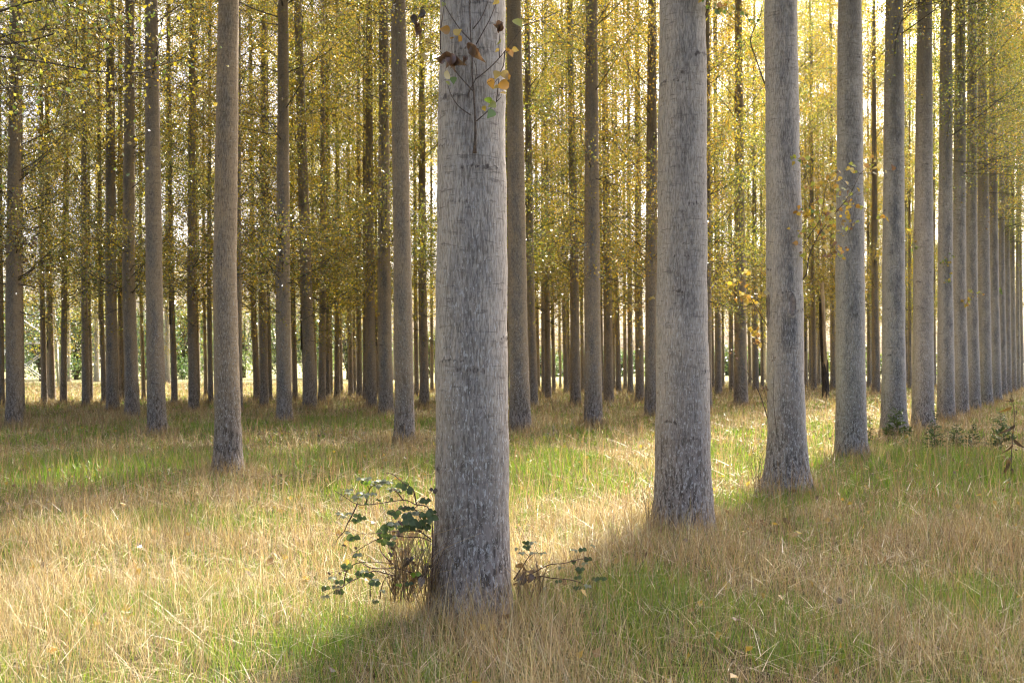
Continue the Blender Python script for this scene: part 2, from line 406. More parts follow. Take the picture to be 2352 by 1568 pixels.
# ------------------------------------------------------------------ crowns (shared meshes)
YEL = [(.54, .385, .03), (.46, .31, .025), (.37, .32, .04), (.21, .235, .033), (.13, .165, .028), (.21, .14, .045), (.49, .405, .075)]
def crown(seed, radius, bias, zlo=5.2, ztop=27., nb=64, leaves=24000, green=.5, low=14):
    r = np.random.default_rng(seed)
    lv, lc, ls = [], [], []; br = MB()
    tube(br, [(0, 0, z) for z in np.linspace(zlo - .9, ztop, 12)], np.linspace(.04, .008, 12), 5)
    zs = zlo + (ztop - zlo) * (r.random(nb) ** 1.15)
    zs = np.concatenate([zs, zlo - .6 + 3. * r.random(low)])
    segs = []
    for k, z in enumerate(zs):
        az = k * 2.399 + r.normal() * .4
        d = np.array([math.cos(az), math.sin(az)])
        t = (z - zlo) / (ztop - zlo)
        prof = (.9 + .75 * max(t, 0)) if t < .3 else 1.12 * (1 - ((t - .3) / .7) ** 1.8) + .15
        side = 1 + bias * float(d @ PERP)
        L = radius * max(prof, .2) * max(side, .08) * r.uniform(.75, 1.15)
        lowb = k >= nb
        if lowb: L *= r.uniform(.6, 1.1)
        inc = r.uniform(.3, .95) if not lowb else r.uniform(-.5, .6)
        n = 6; tt = np.linspace(0, 1, n)
        hor = L * tt; ver = L * (math.tan(inc) * tt * .7 + .2 * tt ** 2 * (1 if not lowb else -.6))
        wig = np.cumsum(r.normal(size=(n, 3)) * .045 * L, 0) * tt[:, None]
        pts = np.stack([d[0] * hor, d[1] * hor, z + ver], 1) + wig
        pts[0] *= [0, 0, 1]
        rb = (.007 + .0042 * L) * (1 - .25 * max(t, 0)) * (.8 if lowb else 1) * (.55 if bias else 1)
        tube(br, pts, rb * (1 - .85 * tt), 5)
        main = pts
        for q in range(6):
            t0 = r.uniform(.15, .95); p0 = np.array([np.interp(t0, tt, main[:, a]) for a in range(3)])
            dd = unit(np.array([d[0], d[1], .2]) + r.normal(size=3) * .8)
            l2 = L * r.uniform(.22, .45)
            sp = np.stack([p0 + dd * l2 * s + np.array([0, 0, -.18 * l2 * s * s]) for s in (0, .5, 1)])
            tube(br, sp, [rb * .4, rb * .25, rb * .08], 4)
            segs.append((sp, l2, z, q))
        segs.append((main[2:], L * .6, z, 9))
    W = np.array([s[1] * r.uniform(.3, 1.6) * np.clip((s[2] - zlo + 1.2) / 5.5, .16, 1.) for s in segs]); W = W / W.sum()
    cnt = r.multinomial(leaves, W)
    for (sp, l2, z, q), c in zip(segs, cnt):
        if not c: continue
        t = r.random(c) ** .8; m = len(sp) - 1
        p = np.stack([np.interp(t * m, np.arange(m + 1), sp[:, a]) for a in range(3)], 1)
        p += r.normal(size=(c, 3)) * (.08 + .17 * r.random((c, 1)))
        lv.append(p)
        gk = r.random() < green
        pr = np.array([.8, .7, 1.6, 3.2, 2.6, .7, .9]) if gk else np.array([3.2, 2., 2., 1., .7, 1.1, 2.2])
        lc.append(palette(r, c, YEL, pr)); ls.append(.034 + .030 * r.random(c))
    lf = MB(); leaf_quads(lf, np.concatenate(lv), np.concatenate(ls), np.concatenate(lc), r)
    return lf.mesh('crown', False), br.mesh('branchwork')
GREENS = (.25, .45, .6, .35, .5, .3)
CROWNS = [crown(100 + k, 2.3, 0, zlo=(4.0, 3.1, 4.7, 3.5, 4.3, 2.9)[k], green=GREENS[k], leaves=41000, low=22, nb=70) for k in range(6)]
NEARC = [crown(150 + k, 1.9, 0, zlo=(8.6, 8.0, 8.3)[k], green=GREENS[k], leaves=26000, low=8) for k in range(3)]
EDGE = [crown(200 + k, 2.7, .88, zlo=(9.4, 8.8, 9.2, 7.4, 6.6, 7.0)[k], leaves=72000, green=.7, low=10, nb=72) for k in range(6)]
for a, b in CROWNS + NEARC + EDGE: a.materials.append(LEAF); b.materials.append(BRANCH)

# ------------------------------------------------------------------ trunks
def trunk_mesh(seed, r0, Yd, seg, path, front_dark=True, wounds=(), flare=.34, scars=1., top=26.5):
    """path: function z -> (dx, dy). Scars and knots are ridges in the mesh."""
    r = np.random.default_rng(seed)
    zv = min(1.75 + 840 / FPX * Yd, 15)
    step = max(.009, Yd / 1132 * 1.0)
    z = np.concatenate([np.arange(-.12, zv, step), np.linspace(zv, top, 18)])
    th = np.linspace(0, 2 * np.pi, seg, endpoint=False)
    TH, ZZ = np.meshgrid(th, z)
    rad = r0 * np.maximum(1 - .034 * np.maximum(ZZ, 0), .12)
    ph = r.random(4) * 6.28
    lob = .5 * np.cos(TH * 3 + ph[0]) + .35 * np.cos(TH * 5 + ph[1]) + .3 * np.cos(TH * 2 + ph[2])
    fl = np.exp(-np.maximum(ZZ - .05, 0) / .24)
    rad = rad * (1 + flare * fl * (1 + .55 * lob) + .014 * np.cos(TH * 2 + ZZ * .7 + ph[3]) + .014 * np.sin(ZZ * 1.9 + ph[1]) + .012 * np.sin(ZZ * 4.7 + ph[2] + TH) + .008 * np.sin(ZZ * 11 + ph[0] + TH * 2) + .006 * np.sin(ZZ * 23 + ph[3] - TH * 3))
    scar = np.zeros_like(rad)
    zz = .55 + r.random() * .3
    while zz < zv + .5:
        for q in range(r.integers(1, 4)):
            t0 = r.random() * 6.283; ha = r.uniform(.3, .95); sag = r.uniform(.015, .085); tk = r.uniform(.008, .018)
            d = (TH - t0 + np.pi) % (2 * np.pi) - np.pi
            e = np.clip(1 - (d / ha) ** 2, 0, 1) ** .4
            zc = zz + q * r.uniform(.02, .12) - sag * (d / ha) ** 2 + .004 * np.sin(d * 9 + t0) + .005 * np.sin(d * 31 + t0) + .004 * np.sin(d * 57)
            tick = r.random(seg)[None, :]; tk = tk * (.45 + 1.5 * tick ** 2); zc = zc + .010 * (r.random(seg)[None, :] - .5)
            scar = np.maximum(scar, e * (.45 + .55 * tick) * np.exp(-((ZZ - zc) / np.maximum(tk, step * .55)) ** 2) * r.choice([.6, .8, 1., 1.15]))
            if r.random() < .0:      # eyebrow over an old knot
                kz = zz - .05; kt = t0
                dd = ((TH - kt + np.pi) % (2 * np.pi) - np.pi) * r0
                el = ((dd / .035) ** 2 + ((ZZ - kz) / .05) ** 2)
                scar = np.maximum(scar, np.exp(-((el - .8) / .5) ** 2) * .9)
        zz += r.uniform(.16, .42) / scars
    wd = np.zeros_like(rad)
    for t0, zc, wa, wh in wounds:
        dd = ((TH - t0 + np.pi) % (2 * np.pi) - np.pi) * r0
        el = np.sqrt((dd / wa) ** 2 + ((ZZ - zc) / wh) ** 2)
        wd = np.maximum(wd, np.clip(1.6 - el, 0, 1)); scar = np.maximum(scar * (el > .9), np.exp(-((el - 1.25) / .22) ** 2))
        rad = rad - .02 * np.clip(1.15 - el, 0, 1) + .014 * np.exp(-((el - 1.3) / .25) ** 2)
    rad = rad + .006 * scar * min(1, r0 / .2)
    px = np.array([path(q) for q in z])
    v = np.stack([rad * np.cos(TH) + px[:, 0:1], rad * np.sin(TH) + px[:, 1:2], ZZ], -1)
    n = len(z); i = np.arange(n - 1)[:, None] * seg; j = np.arange(seg)[None]; k = (j + 1) % seg
    mb = MB(); mb.add(v.reshape(-1, 3), [np.stack([i + j, i + k, i + seg + k, i + seg + j], -1).reshape(-1, 4), (np.arange(seg) + (n - 1) * seg)[None]])
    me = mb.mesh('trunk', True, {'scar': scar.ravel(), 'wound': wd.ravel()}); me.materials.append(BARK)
    return me

# (key, x at foot, y at foot, width, x at y=631, x at y=0)  read off the 2352 x 1568 photograph
TREES = [
 ('T0', 1085, 1372, 170, 1083, 1085), ('T1', 1570, 1200, 121, 1566, 1567), ('T2', 1808, 1118, 87, 1803, 1795), ('T3', 1955, 1040, 68, 1952, 1950),
 ('T4', 2053, 990, 55, 2052, 2052), ('T5', 2120, 979, 48, 2121, 2125), ('T6', 2173, 961, 38, 2172, 2176), ('T7', 2207, 951, 34, 2203, 2204),
 ('T8', 2236, 941, 30, 2231, 2230), ('T9', 2263, 931, 31, 2260, 2254), ('T10', 2287, 920, 25, 2283, 2279), ('T11', 2304, 908, 17, 2301, 2298),
 ('T12', 2316, 902, 15, 2314, 2310), ('T13', 2329, 899, 13, 2325, 2322), ('T14', 2339, 895, 10, 2336, 2335), ('T15', 2347, 893, 10, 2345, 2345),
 ('A1', 33, 973, 36, 31, 38), ('A2', 46, 949, 20, 44, 44), ('A3', 3, 929, 15, 1, 0), ('A4', 102, 925, 13, 96, 92), ('A5', 111, 913, 8, 109, 108),
 ('A6', 120, 921, 15, 114, 108), ('A7', 146, 925, 14.5, 147, 152), ('A8', 197.5, 932, 17, 193, 187), ('A9', 209, 920, 9, 204, 200), ('A10', 239, 923, 12, 231, 226),
 ('A11', 259, 941, 28, 254, 251), ('A12', 280, 920, 16, 277, 274), ('A13', 304, 957, 32, 296, 302), ('A14', 360, 988, 41, 354, 347), ('A15', 330, 917, 9, 323, 320),
 ('B1', 401, 924, 14, 394, 390), ('B2', 445, 938, 22, 440, 445), ('B3', 456, 917, 6, 450, 448), ('B4', 473, 911, 9, 468, 466), ('B5', 484, 924, 12, 480, 482),
 ('B6', 525, 1076, 58, 517, 526), ('B7', 550, 946, 16, 547, 547), ('B8', 590, 916, 15, 580, 574), ('B9', 607, 934, 20, 604, 608), ('B10', 619, 917, 13, 614, 612),
 ('B11', 653, 966, 35, 650, 651), ('B12', 678, 915, 12, 672, 668), ('B13', 712, 938, 30, 703, 686), ('B14', 725, 906, 8, 719, 716),
 ('C3', 739, 921, 17, 742, 742), ('C4', 753, 914, 11, 751, 748), ('C5', 761, 905, 8, 757, 756), ('C6', 774, 914, 13, 774, 774), ('C7', 784, 902, 8, 780, 778),
 ('C8', 806, 911, 12, 801, 799), ('C9', 814.5, 904, 8, 812, 810), ('C10', 826, 914, 13, 823, 822), ('C11', 839, 918, 12, 838, 836), ('C12', 853, 933, 24, 849, 846),
 ('C13', 868, 910, 8, 864, 862), ('C14', 887, 951, 33, 882, 880), ('C15', 930, 1010, 45, 925, 915), ('C16', 957, 908, 11, 954, 950), ('C17', 975, 930, 22, 970, 969), ('C18', 992, 898, 8, 991, 990),
 ('E0', 1164, 915, 11, 1164, 1162), ('E1', 1195, 984, 47, 1188, 1180), ('E2', 1225, 931, 21, 1218, 1210), ('E3', 1236, 898, 10, 1232, 1231), ('E4', 1248, 903, 9, 1246, 1246),
 ('E5', 1259, 914, 15, 1256, 1252), ('E6', 1272, 899, 9, 1268, 1264), ('E7', 1287, 891, 6, 1284, 1280), ('E8', 1300, 902, 11, 1294, 1290), ('E9', 1307, 898, 8, 1303, 1300),
 ('E10', 1322, 927, 23, 1319, 1308), ('E11', 1338, 898, 9, 1335, 1333), ('E12', 1363, 970, 40, 1360, 1358), ('E13', 1382, 901, 9, 1380, 1378), ('E14', 1398, 923, 22, 1395, 1386),
 ('E15', 1410, 894, 8, 1408, 1406), ('E16', 1421, 901, 12, 1416, 1414), ('E17', 1436, 894, 9, 1434, 1432), ('E18', 1448, 904, 13, 1446, 1440), ('E19', 1470, 921, 20, 1466, 1462),
 ('E20', 1497, 953, 31, 1496, 1498), ('F1', 1625, 942, 21, 1624, 1622), ('F2', 1637, 891, 9, 1634, 1632), ('F3', 1650, 905, 16, 1648, 1642), ('F4', 1661, 888, 7, 1659, 1657),
 ('F5', 1680, 895, 12, 1678, 1676), ('F6', 1702, 925, 30, 1699, 1694), ('F7', 1722, 886, 8, 1719, 1716), ('F8', 1736, 898, 15, 1732, 1730), ('F9', 1751, 888, 8, 1748, 1746),
 ('F11', 1851, 888, 8, 1849, 1846), ('F12', 1861, 885, 7, 1859, 1857), ('F13', 1870, 895, 13, 1867, 1864), ('F14', 1881, 884, 8, 1880, 1879), ('F16', 1914, 893, 14, 1912, 1909),
 ('G1', 1996, 886, 9, 1994, 1992), ('G2', 2013, 900, 18, 2009, 2004), ('G4', 2083, 884, 8, 2080, 2077), ('G5', 2090, 890, 9, 2089, 2088), ('G6', 2146, 888, 9, 2144, 2142),
]
ORD = ['first', 'second', 'third', 'fourth', 'fifth', 'sixth', 'seventh', 'eighth', 'ninth', 'tenth', 'eleventh', 'twelfth', 'thirteenth', 'fourteenth', 'fifteenth', 'sixteenth', 'seventeenth', 'eighteenth', 'nineteenth', 'twentieth']
LAB = {
 'T0': 'thickest pale grey front poplar with brambles at its foot and a leafy trunk sprout',
 'T1': 'second poplar of the right-hand row, thick pale grey trunk with arched bark scars',
 'T2': 'third poplar of the right-hand row, with a bare oval wound and yellow sprouts',
 'T3': 'fourth poplar of the right-hand row, pale trunk beside a spray of yellow leaves',
 'T4': 'fifth poplar of the right-hand row, green seedling growing against its foot',
 'T5': 'sixth poplar of the right-hand row, fir-like seedling just right of its foot',
 'A1': 'grey poplar at the left edge with a clump of withered leaves halfway up',
 'A11': 'brown medium poplar just left of the two grey trunks left of centre-left',
 'A13': 'slender grey poplar, left one of the two grey trunks standing close together at left',
 'A14': 'dark-footed grey poplar, right one of the two grey trunks close together at left',
 'B6': 'lone pale poplar with a flared curved foot in the left third',
 'B11': 'straight grey-brown poplar first right of the flared-foot pale one',
 'B13': 'brown poplar leaning left at the top, right of the straight grey-brown one',
 'C14': 'dark straight poplar touching the left side of the brown trunk beside the thickest poplar',
 'C15': 'brown poplar standing nearest to the left of the thickest front poplar',
 'E1': 'grey poplar with an arched branch scar, just right of the thickest front poplar',
 'E12': 'pale straight poplar midway between the thickest front poplar and the second row poplar',
 'E20': 'brown shaded poplar close to the left side of the second front-row poplar',
 'F6': 'brown poplar midway between the second and third poplars of the right-hand row',
}
for k in range(6, 16): LAB['T%d' % k] = '%s poplar counted from the front along the receding right-hand row' % ORD[k]
SHORT = [('A1', 'the left-edge poplar'), ('A14', 'the dark-footed grey poplar'), ('B6', 'the lone flared-foot poplar'), ('B13', 'the left-leaning poplar'), ('C15', 'the last brown poplar'), ('T0', 'the thickest poplar'),
         ('E12', 'the pale middle poplar'), ('T1', 'the second front-row poplar'), ('T2', 'the third'), ('T3', 'the fourth'), ('T4', 'the fifth'), ('T5', 'the sixth'), ('T6', 'the seventh')]
pos = {t[0]: t[1] for t in TREES}
def auto_labels():
    anchors = sorted((pos[k], s, k) for k, s in SHORT)
    gaps = {}
    for t in TREES:
        if t[0] in LAB: continue
        g = sum(1 for a in anchors if a[0] < t[1]); gaps.setdefault(g, []).append((t[1], t[0], t[3]))
    for g, lst in gaps.items():
        lst.sort()
        for k, (x, key, wpx) in enumerate(lst):
            kind = 'thin distant poplar' if wpx < 11 else 'slim poplar' if wpx < 19 else 'medium brown poplar'
            if g == 0: LAB[key] = kind + ' cut by the left picture edge'; continue
            a = anchors[g - 1][1]; b = anchors[g][1] if g < len(anchors) else 'the picture edge'
            if 'front-row' in a and b == 'the third': b = 'third front-row poplar'; 
            nth = ORD[k] + ' from left'
            if b in ('the third', 'the fourth', 'the fifth', 'the sixth', 'the seventh') or a in ('the third',):
                LAB[key] = '%s, %s between %s and %s of the right-hand row' % (kind, nth, a, b)
            else: LAB[key] = '%s, %s between %s and %s' % (kind, nth, a, b)
auto_labels()

TREEOBJ = {}
def make_tree(idx, key, x0, by, wpx, xm, xt, hidden=False):
    Yd = base_y(by); X0 = (x0 - CX) / FPX * Yd
    def dx_at(px): return (px - CX) / FPX * Yd - X0
    zm = CAMZ - (631 - HY) / FPX * Yd; zt = CAMZ + HY / FPX * Yd
    a, b = dx_at(xm), dx_at(xt)
    zs = [0, .25, zm, zt, 30]; ds = [0, 0, a, b, b + (b - a) / (zt - zm) * (min(30 - zt, 6)) * .6]
    rr = random.Random(idx)
    wy = rr.uniform(-.25, .25)
    from_z = np.array(zs); vals = np.array(ds)
    def path(z):
        t = np.clip(z, 0, 30)
        # smooth monotone blend through the three measured points
        if t <= zm: s = t / zm; f = a * (s * s * (3 - 2 * s) * .5 + s * .5)
        elif t <= zt: s = (t - zm) / (zt - zm); f = a + (b - a) * s
        else: f = vals[3] + (vals[4] - vals[3]) * (t - zt) / (30 - zt)
        return f, wy * (t / 10) ** 1.5 * .5
    r0 = wpx / 2 / FPX * Yd / .965
    r0 = min(max(r0, .07), .30)
    seg = int(np.clip(wpx * .75, 12, 110))
    root = empty('poplar_tree', (X0, Yd, 0), LAB[key], 'tree', 'poplars planted in straight rows')
    wounds = [(-1.42, 2.28 - .0, .032, .10), (-2.85, 2.25, .03, .16)] if key == 'T2' else ()
    tm = trunk_mesh(1000 + idx, r0, Yd, seg, path, wounds=wounds, flare=.50 if key in ('T2', 'B6') else .22, scars=1.3 if key[0] == 'T' else 1.)
    to = obj('trunk', tm, None, root)
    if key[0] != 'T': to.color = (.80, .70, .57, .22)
    TRUNKS.append((X0, Yd, r0 * 1.12))
    edge = key[0] == 'T'
    if edge: cm, bm = EDGE[idx % 3 + (3 if Yd > 27 else 0)]; rot = rr.uniform(-.25, .25); sc = rr.uniform(.92, 1.08)
    elif Yd < 26: cm, bm = NEARC[rr.randrange(3)]; rot = rr.uniform(0, 6.283); sc = rr.uniform(.95, 1.1)
    else: cm, bm = CROWNS[rr.randrange(6)]; rot = rr.uniform(0, 6.283); sc = rr.uniform(.9, 1.12)
    px, py = path(9.)
    c = obj('crown', cm, None, root, (px, py, 0)); c.rotation_euler = (0, 0, rot); c.scale = (sc, sc, rr.uniform(.95, 1.06))
    obj('branchwork', bm, None, c)
    TREEOBJ[key] = (root, path, r0, Yd, X0)
    return root

for i, t in enumerate(TREES): make_tree(i, *t)

# trees just outside the frame and farther along the rows, whose crowns close the canopy
def extra_tree(idx, x, y, edge):
    rr = random.Random(5000 + idx)
    root = empty('poplar_tree', (x, y, 0), 'poplar standing outside the view on the same planting grid', 'tree', 'poplars planted outside the view')
    me = EXTRA_TRUNK
    obj('trunk', me, None, root)
    cm, bm = (EDGE if edge else CROWNS)[idx % (3 if edge else 6)]
    c = obj('crown', cm, None, root); c.rotation_euler = (0, 0, rr.uniform(-.2, .2) if edge else rr.uniform(0, 6.28)); s = rr.uniform(.92, 1.1); c.scale = (s, s, s)
    obj('branchwork', bm, None, c)
EXTRA_TRUNK = trunk_mesh(4, .21, 60, 14, lambda z: (0, 0))
e = 0
for k in (-1, -2):                                    # front row towards and behind the camera
    extra_tree(e, -.247 + 1.89 * k, 7.22 + 3.63 * k, True); e += 1
for m in range(1, 7):                                 # the rows behind, past the left and right edges
    bx, byy = -3.8 - (m - 1) * 3.6, 15.2 + (m - 1) * 8.4
    for k in range(-5, 16):
        x, y = bx + 1.89 * k, byy + 3.63 * k
        pxx = CX + x / max(y, .1) * FPX
        if y < 3 or y > 95 or abs(x) > 46: continue
        if -40 < pxx < 2400: continue
        extra_tree(e, x, y, False); e += 1
for k in list(range(26)) + list(range(-62, -28, 3)):                                   # the far end of the plantation, closing the view
    pxx = 1700 + 25 * k + random.uniform(-9, 9); yy = random.uniform(80, 100)
    root = empty('poplar_tree', ((pxx - CX) / FPX * yy, yy, 0), 'hair-thin poplar trunk at the far end of the plantation, lost among nearer ones', 'tree', 'thin poplars at the far end of the plantation')
    obj('trunk', EXTRA_TRUNK, None, root)
    c = obj('crown', CROWNS[k % 6][0], None, root); c.rotation_euler = (0, 0, k * 1.3); c.scale = (1.3, 1.3, 1.4)
    obj('branchwork', CROWNS[k % 6][1], None, c)
for k, (pxx, yy) in enumerate(((1040, 38), (1090, 30), (1132, 47), (1062, 60), (1110, 68), (1545, 40), (1590, 55), (1565, 68), (1800, 46), (1812, 66), (1952, 58))):   # the same rows carried on behind the thick front trunks
    root = empty('poplar_tree', ((pxx - CX) / FPX * yy, yy, 0), 'poplar whose trunk is hidden behind one of the thick front trunks', 'tree', 'poplars hidden behind the front trunks')
    obj('trunk', EXTRA_TRUNK, None, root)
    c = obj('crown', CROWNS[k % 6][0], None, root); c.rotation_euler = (0, 0, k * 1.7)
    obj('branchwork', CROWNS[k % 6][1], None, c)
EXTRA_N = e

# ------------------------------------------------------------------ leafy sprouts on the trunks
LEAFCOL = {'y': (.52, .36, .05), 'o': (.45, .24, .04), 'g': (.14, .22, .035), 'b': (.17, .095, .06), 'd': (.06, .042, .035), 'p': (.55, .45, .20), 'yg': (.34, .36, .06)}
def leafset(mb, pos, size, key, n=1):
    for _ in range(n):
        d = np.array([random.gauss(0, 1), random.gauss(0, .6), random.gauss(-.5, .6)])
        nr = np.array([random.gauss(0, .6), random.gauss(-1, .5), random.gauss(.2, .6)])
        curl = random.uniform(.6, 1.1) if key in 'bd' else random.uniform(0, .3)
        leaf_shape(mb, np.asarray(pos) - unit(d) * size * .4, d, nr, size, LEAFCOL[key], curl=curl)

def front_sprout():
    root, path, r0, Yd, X0 = TREEOBJ['T0']; base = np.array([X0, Yd, 0])
    def q(c, dy=0.): return P(976 + .238 * c[0], .238 * c[1], Yd - r0 - .03 - dy) - base
    st = MB()
    main = [(480, 1475, -.035), (485, 1350, 0), (487, 1200, .02), (470, 880, .05), (455, 700, .06), (455, 560, .07), (440, 300, .09), (430, 0, .10), (425, -200, .1)]
    tube(st, smooth_path([q(m, m[2]) for m in main]), np.interp(np.linspace(0, 1, 33), [0, .1, .5, 1], [.013, .0085, .005, .003])[:len(smooth_path([q(m, m[2]) for m in main]))], 7)
    subs = [([(440, 390), (330, 270), (230, 120), (170, 0), (130, -150)], .10), ([(465, 280), (540, 180), (600, 40), (640, -120)], .10), ([(495, 430), (560, 310), (630, 180), (690, 30), (760, -130)], .12),
            ([(465, 880), (330, 730), (230, 600), (150, 500), (100, 440), (10, 400)], .10), ([(490, 765), (600, 680), (720, 560), (820, 430), (940, 270)], .12),
            ([(497, 1170), (600, 1080), (690, 985), (735, 940)], .08), ([(690, 985), (705, 850), (710, 760), (650, 830)], .10), ([(440, 1110), (330, 1030), (260, 930), (220, 820)], .06),
            ([(150, 480), (150, 300), (180, 100), (190, -60)], .12), ([(415, 915), (455, 830), (490, 760), (495, 650), (470, 580)], .12), ([(720, 560), (715, 430), (725, 330)], .14), ([(770, 500), (755, 640), (690, 740), (600, 800)], .14)]
    for p, dy in subs:
        pp = smooth_path([q(c, dy * (.4 + .6 * k / (len(p) - 1))) for k, c in enumerate(p)]); tube(st, pp, np.linspace(.0042, .0016, len(pp)), 5)
    so_ = st.build('sprout', TWIG, root); 
    lf = MB()
    for x, y, s, k in [(455, 490, 100, 'b'), (430, 450, 70, 'b'), (490, 500, 60, 'b'), (250, 570, 95, 'b'), (290, 590, 80, 'b'), (210, 540, 70, 'b'), (160, 585, 55, 'b'), (390, 565, 50, 'b'), (710, 250, 85, 'b'), (725, 270, 60, 'b'),
                       (200, 290, 75, 'o'), (310, 310, 65, 'y'), (340, 375, 55, 'o'), (265, 365, 45, 'o'), (215, 730, 75, 'p'), (275, 770, 60, 'g'), (720, 400, 60, 'yg'), (700, 485, 35, 'y'), (800, 480, 40, 'o'), (830, 510, 55, 'o'), (870, 480, 50, 'y'),
                       (695, 715, 70, 'y'), (770, 720, 75, 'y'), (640, 800, 75, 'o'), (760, 820, 90, 'o'), (690, 840, 45, 'y'), (800, 740, 55, 'o'), (760, 900, 45, 'y'), (615, 970, 75, 'g'), (655, 1010, 65, 'yg'), (640, 1095, 75, 'g'), (570, 1045, 40, 'y'), (895, 220, 90, 'yg'), (220, 800, 40, 'yg'),
                       (30, 400, 60, 'y'), (60, 560, 60, 'yg'), (-10, 545, 65, 'y'), (-60, 300, 60, 'b'), (-30, 130, 70, 'd'), (-100, 180, 70, 'd'), (-80, 250, 60, 'b'), (180, 40, 40, 'yg'), (690, 20, 50, 'y')]:
        leafset(lf, q((x, y), .13 + random.uniform(-.04, .06)), s * .238 / FPX * (Yd - r0) * 1.45, k, 2 if k in 'bd' else 1)
    lf.build('leaves', NEARLEAF, so_)
    # rough collar of bark where the sprout leaves the trunk
front_sprout()

def sprout(key, px, py, pts, nleaf, spread, cols, lsize=.055, rad=.006, side=1, dy=0.):
    """stem through the photo points pts, starting on the trunk at (px,py); leaves scattered round it"""
    root, path, r0, Yd, X0 = TREEOBJ[key]; base = np.array([X0, Yd, 0])
    off = 0 if dy == 0 else dy
    p = [P(px, py, Yd - off) - base] + [P(a, b, Yd - off - .12 * (k + 1)) - base for k, (a, b) in enumerate(pts)]
    st = MB(); pp = smooth_path(p); tube(st, pp, np.linspace(rad, rad * .3, len(pp)), 6)
    lf = MB()
    for k in range(nleaf // 7 + 1):
        i = random.randrange(len(pp) // 4, len(pp)); d = unit(np.array([random.gauss(0, 1), random.gauss(0, .8), random.gauss(.2, .8)])) * spread * random.uniform(.4, 1)
        tube(st, smooth_path([pp[i], pp[i] + d * .5 + [0, 0, .01], pp[i] + d]), np.linspace(rad * .4, rad * .15, 5)[:len(smooth_path([pp[i], pp[i] + d * .5, pp[i] + d]))], 4)
        for m in range(7):
            leafset(lf, pp[i] + d * random.uniform(.3, 1.1) + np.array([random.gauss(0, .03), random.gauss(0, .03), random.gauss(0, .03)]), lsize * random.uniform(.6, 1.25), random.choice(cols))
    o = st.build('sprout', TWIG, root); lf.build('leaves', NEARLEAF, o)

sprout('T2', 1838, 518, [(1852, 500), (1862, 450), (1852, 400), (1840, 360), (1835, 330)], 40, .22, ['y', 'o', 'g', 'yg', 'y'], .062)
sprout('T2', 1838, 645, [(1852, 630), (1858, 590), (1880, 540), (1910, 500), (1950, 450), (1975, 400)], 150, .50, ['y', 'o', 'y', 'yg', 'yg', 'b', 'p'], .062, .009)
sprout('T2', 1846, 560, [(1860, 540), (1885, 500), (1895, 440), (1905, 400)], 60, .35, ['y', 'o', 'yg', 'p'], .06)
sprout('T2', 1764, 752, [(1748, 725), (1728, 690), (1712, 655), (1700, 632)], 42, .20, ['y', 'o', 'p', 'y'], .06)
sprout('T2', 1764, 790, [(1745, 780), (1735, 770), (1728, 752)], 14, .12, ['y', 'o'], .06, .004)
sprout('T2', 1764, 962, [(1745, 905), (1722, 862), (1700, 838), (1665, 800)], 0, .10, ['b'], .03, .007)
sprout('T2', 1764, 925, [(1758, 905), (1752, 885)], 0, .05, ['b'], .03, .004)
sprout('T2', 1785, 1000, [(1779, 950), (1776, 900), (1778, 850), (1775, 800)], 0, .03, ['b'], .02, .0045, dy=.27)
sprout('T2', 1756, 192, [(1738, 140), (1724, 95), (1735, 60), (1748, 30), (1757, -30)], 24, .3, ['y', 'g', 'yg'], .06, .010)
sprout('T1', 1612, 55, [(1622, 30), (1632, 0), (1630, -60)], 60, .25, ['y', 'g', 'yg', 'o'], .065)
sprout('A1', 40, 590, [(48, 570), (60, 560), (66, 590)], 80, .55, ['d', 'b', 'b', 'p', 'o', 'd'], .085)
sprout('A1', 24, 600, [(14, 560), (6, 540)], 60, .6, ['b', 'p', 'd', 'o'], .08)
sprout('T3', 1965, 470, [(1955, 520), (1948, 545)], 26, .3, ['y', 'o', 'y', 'yg'], .06, dy=.30)
sprout('E20', 1486, 648, [(1478, 655), (1470, 690), (1480, 712)], 40, .45, ['y', 'o', 'p'], .09)
sprout('E19', 1462, 575, [(1455, 560), (1462, 530)], 40, .5, ['y', 'o', 'p', 'yg'], .09)
sprout('C3', 738, 690, [(748, 660), (756, 620)], 70, .7, ['y', 'o', 'p', 'p'], .10)
sprout('C14', 893, 748, [(880, 735), (866, 705), (858, 690)], 14, .25, ['y', 'o'], .08)
sprout('T6', 2180, 560, [(2176, 600), (2182, 640)], 40, .3, ['yg', 'g', 'y'], .07, dy=.25)
sprout('T7', 2216, 700, [(2228, 690), (2238, 672)], 30, .35, ['y', 'o', 'yg'], .08, dy=.25)
sprout('T5', 2105, 520, [(2095, 560), (2088, 600)], 20, .3, ['yg', 'g', 'y'], .07)
sprout('T10', 2292, 690, [(2300, 670), (2304, 640)], 40, .5, ['yg', 'g'], .09)
for k, (key, z) in enumerate((('A8', 5.2), ('B2', 5.0), ('B9', 4.4), ('C10', 4.6), ('C12', 5.5), ('E2', 5.2), ('E8', 3.6), ('E18', 3.2), ('A11', 4.8), ('E10', 4.6), ('F3', 4.2), ('F8', 4.1), ('G2', 4.4), ('C8', 3.7), ('B13', 5.8), ('E5', 3.9), ('B8', 4.), ('A10', 4.2), ('B5', 5.))):
    root, path, r0, Yd, X0 = TREEOBJ[key]
    px = CX + (X0 + path(z)[0]) / Yd * FPX; py = HY - (z - CAMZ) / Yd * FPX
    s = FPX / Yd; sg = 1 if k % 2 else -1
    sprout(key, px + sg * r0 * s, py, [(px + sg * (r0 + .3) * s, py - .25 * s), (px + sg * (r0 + .5) * s, py - .6 * s)], 60, .7, ['y', 'o', 'yg', 'p', 'y', 'g'], .10, .012)

